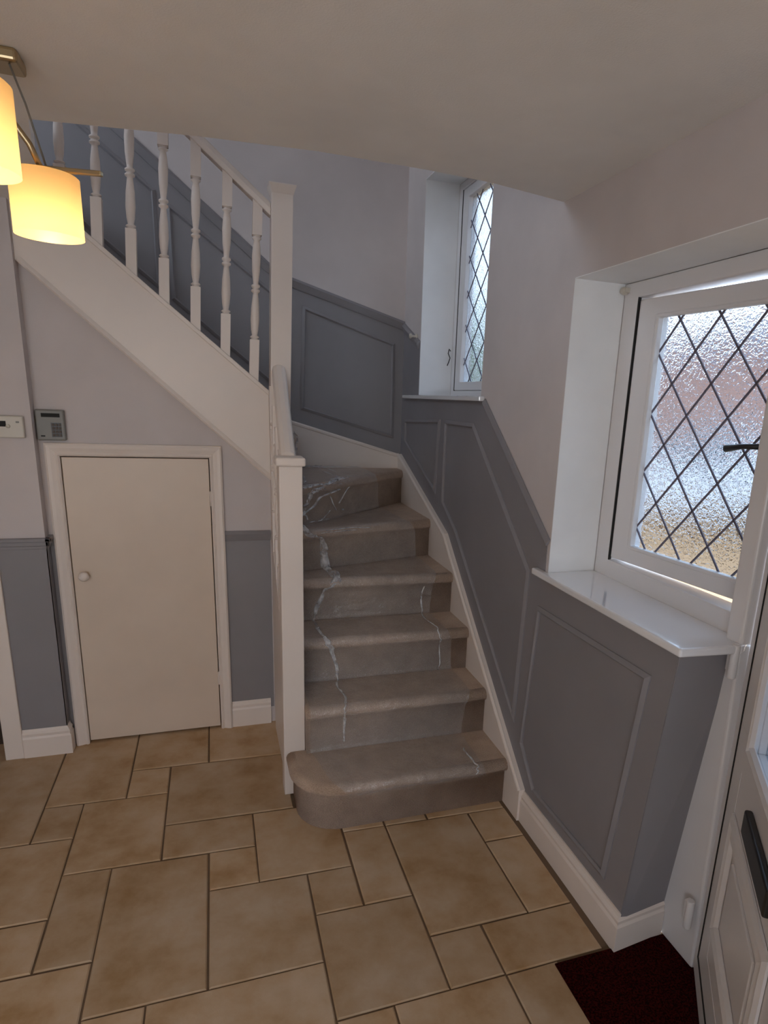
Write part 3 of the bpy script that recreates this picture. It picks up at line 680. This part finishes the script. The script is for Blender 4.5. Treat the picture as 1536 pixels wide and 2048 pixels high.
pf2 = [(0, 0), (0, .5), (.25, 1), (.5, .5), (.8, .9), (1, .2), (1, 0)]
lstrip(rc(.17, DL - .17, .30, .68), .06, .012, 'panel_moulding', prof=pf2); MB().box((.26, -.004, .39), (DL - .26, .004, .59)).mat(D).build('raised_field', 'upvc', leaf, bevel=.003)
lstrip(rc(.215, DL - .215, .885, 1.915), .035, .014, 'glazing_bead', prof=pf2)
MB().box((.235, -.036, .895), (DL - .235, -.030, 1.905)).mat(D).build('pane', 'glass', leaf)
MB().box((.335, -.003, .735), (.62, .016, .80)).mat(D).build('letter_plate', 'black', leaf, bevel=.006, seg=3)
hd = MB().box((DL - .065, 0, .93), (DL - .03, .012, 1.17)).tube([(DL - .047, .01, 1.05), (DL - .047, .05, 1.05), (DL - .16, .052, 1.05)], .010).mat(D).build('handle', 'chrome', leaf, bevel=.002)
for z in (.21, 1.055, 1.86):
    h = MB().tube([(.150, -.962, z - .05), (.150, -.962, z + .05)], .0125, 12).box((.150, -.955, z - .035), (.172, -.935, z + .035)).build('hinge', 'upvc', d2, bevel=.003)

# ------------------------------------------------------------------ wall controls
al = empty('alarm_keypad', 'grey alarm keypad with black display on the wall above the cupboard door', 'keypad')
MB().box((-1.900, YW - .028, 1.475), (-1.790, YW, 1.605)).build('body', 'plasticg', al, bevel=.006, seg=3)
MB().box((-1.876, YW - .030, 1.574), (-1.806, YW - .027, 1.590)).build('display', 'lcd', al)
kp = MB().box((-1.842, YW - .030, 1.490), (-1.803, YW - .027, 1.551)).build('key_panel', 'black', al)
for i in range(3):
    for j in range(4):
        x = -1.8385 + i * .0125; z = 1.493 + j * .0145
        MB().box((x, YW - .033, z), (x + .0095, YW - .029, z + .011)).build('key', 'plasticg' if (i + j) % 5 == 9 else M['dark'], kp, bevel=.001)
MB().box((-1.884, YW - .029, 1.491), (-1.868, YW - .027, 1.497)).build('indicator', 'lcd', al)
tm = empty('heating_controller', 'cream rectangular heating controller with small display on the narrow wall pier', 'thermostat')
MB().box((-2.072, YP - .026, 1.487), (-1.930, YP, 1.577)).build('body', 'plasticw', tm, bevel=.005, seg=3)
MB().box((-2.045, YP - .028, 1.533), (-1.992, YP - .025, 1.556)).build('display', 'lcd', tm)
MB().lathe([(0, -.006), (.0075, -.006), (.008, 0), (0, 0)], (-1.985, YP - .026, 1.535), 14, 'y').build('dial', 'plasticw', tm)
MB().box((-1.956, YP - .028, 1.549), (-1.944, YP - .025, 1.556)).build('button', 'plasticg', tm, bevel=.001)

# ------------------------------------------------------------------ ceiling light
cl = empty('ceiling_light', 'lit brass ceiling light with opal drum shades on curved arms', 'ceiling light')
MB().box((-1.83, -.43, HC - .028), (-1.545, -.345, HC)).build('ceiling_plate', 'brass', cl, bevel=.008, seg=3)
HUB = Vector((-1.74, -.62, 2.21))
MB().tube([(-1.74, -.42, HC - .02), tuple(HUB)], .008).lathe([(0, .03), (.02, .02), (.026, 0), (.02, -.02), (0, -.03)], HUB, 16).build('stem', 'brass', cl)
def lamp(c, rad, h, first):
    c = Vector(c)
    d = (c - HUB); d.z = 0; t = c + Vector((0, 0, h / 2 + .004))
    MB().tube([HUB, HUB + d * .3 + Vector((0, 0, .07)), HUB + d * .62 + Vector((0, 0, .085)), t + Vector((0, 0, .05)) - d * .08, t], .0065, 10).build('arm', 'brass', cl)
    sh = MB().lathe([(rad, -h / 2), (rad * 1.0, h / 2), (rad * .95, h / 2 + .003), (.02, h / 2 + .003)], c, 40).build('lamp_shade', 'shade', cl)
    MB().lathe([(.0, h / 2 + .012), (.024, h / 2 + .010), (.024, h / 2 - .03), (.016, h / 2 - .045), (0, h / 2 - .045)], c, 16).build('lamp_holder', 'brass', sh)
    MB().lathe([(0, .034), (.010, .03), (.014, .01), (.017, -.008), (.013, -.02), (0, -.026)], c + Vector((0, 0, -.02)), 16).build('bulb', 'bulb', sh)
    l = bpy.data.lights.new('bulb_light', 'POINT'); l.energy = LAMP_W; l.color = (1, .74, .42); l.shadow_soft_size = .02
    lo = bpy.data.objects.new('bulb_light', l); COL.objects.link(lo); lo.location = c + Vector((0, 0, -.055))
LAMP_W = .85
lamp((-1.500, -.521, 2.078), .067, .118, True)
lamp((-1.512, -.985, 2.075), .067, .118, False)
lamp((-2.02, -.70, 2.10), .067, .118, False)
MB().bar((-1.545, -.488, 2.158), (-1.385, -.546, 2.150), .012, .010).build('cross_bar', 'brass', cl, bevel=.002)
MB().tube([(-1.567, -.41, HC - .02), (-1.535, -.445, 2.29), (-1.50, -.49, 2.165)], .0022, 6).build('suspension_wire', 'plasticg', cl)

# ------------------------------------------------------------------ outside
MB().box((WT, -30, -.35), (60, 40, -.12)).build('ground', 'paving', kind='structure')
hs = empty('house', 'red brick house across the drive seen blurred through the leaded window', 'house')
MB().box((15, 9, -.12), (22, 25, 3.6)).build('house_wall', 'brick', hs)
MB().prism([(14.6, 3.55), (22.4, 3.55), (18.5, 5.3)], 'y', 8.6, 25.4).build('roof', 'rooftile', hs)
for y in (10.5, 14.2, 18.6, 22.4):
    for z in (.9,):
        wf = MB().box((14.93, y, z), (15, y + 1.5, z + 1.1)).build('window', 'upvc', hs)
        for q in (0, .72): MB().box((14.91, y + .08 + q, z + .1), (14.94, y + .70 + q, z + 1.0)).build('pane', 'carglass', wf)
def tree(x, y, h, r, label):
    t = empty('tree', label, 'tree', 'trees outside')
    MB().tube([(x, y, -.13), (x + .05, y, h * .4), (x, y + .1, h * .75)], [.16, .12, .05], 10).build('trunk', 'bark', t)
    mb = MB(); rnd = random.Random(int(x * 10))
    for i in range(1000):
        a = rnd.uniform(0, 6.283); e = math.asin(rnd.uniform(-1, 1)); q = r * rnd.uniform(.55, 1) * (1 + .25 * math.sin(a * 3 + e * 4))
        c = Vector((x + q * math.cos(a) * math.cos(e), y + q * math.sin(a) * math.cos(e), h * .72 + q * .9 * math.sin(e)))
        s = r * rnd.uniform(.08, .15); u = Vector((rnd.gauss(0, 1), rnd.gauss(0, 1), rnd.gauss(0, 1))).normalized(); v = u.orthogonal().normalized() * s; w_ = u.cross(v).normalized() * s
        mb.add([c - v, c - w_ * .6, c + v, c + w_ * .6 + u * s * .3], [(0, 1, 2, 3)])
    o = mb.build('foliage', 'hedge', t); o['kind'] = 'stuff'
tree(4.9, 12.6, 3.3, 1.7, 'green tree outside the tall narrow stair window')
tree(9.5, 23.5, 4.4, 2.4, 'green bushy tree further off between the stair window and the brick house')
# a pale car on the drive
car = empty('car', 'white hatchback on the drive seen blurred through the leaded window', 'car')
CM = Matrix.Translation((6.4, 6.6, -.12)) @ Matrix.Rotation(R(115), 4, 'Z')
body = [(-2.0, .35), (-2.0, .75), (-1.75, 1.0), (-1.55, 1.45), (-.2, 1.5), (.55, 1.05), (1.5, .95), (2.0, .72), (2.02, .35), (1.65, .28), (-1.6, .28)]
MB().prism(body, 'y', -.85, .85).mat(CM).build('body', 'carwhite', car, bevel=.06, seg=3)
MB().prism([(-1.40, 1.05), (-1.32, 1.38), (-.25, 1.42), (.35, 1.08)], 'y', -.865, .865).mat(CM).build('side_window', 'carglass', car)
MB().hull8([(-.13, -.70, 1.47), (-.13, .70, 1.47), (.60, .75, 1.06), (.60, -.75, 1.06)], [(-.09, -.70, 1.49), (-.09, .70, 1.49), (.64, .75, 1.08), (.64, -.75, 1.08)]).mat(CM).build('windscreen', 'carglass', car)
for x in (-1.25, 1.3):
    for y in (-.78, .78):
        wb = MB().lathe([(.0, -.09), (.24, -.09), (.32, -.075), (.33, 0), (.32, .075), (.24, .09), (0, .09)], (x, y, .33), 24, 'y').mat(CM).build('wheel', 'tyre', car)
        MB().lathe([(0, .1), (.18, .1), (.2, .085)], (x, y * (1.02 if y > 0 else 1.02), .33), 16, 'y').mat(CM).build('hubcap', 'chrome', wb)
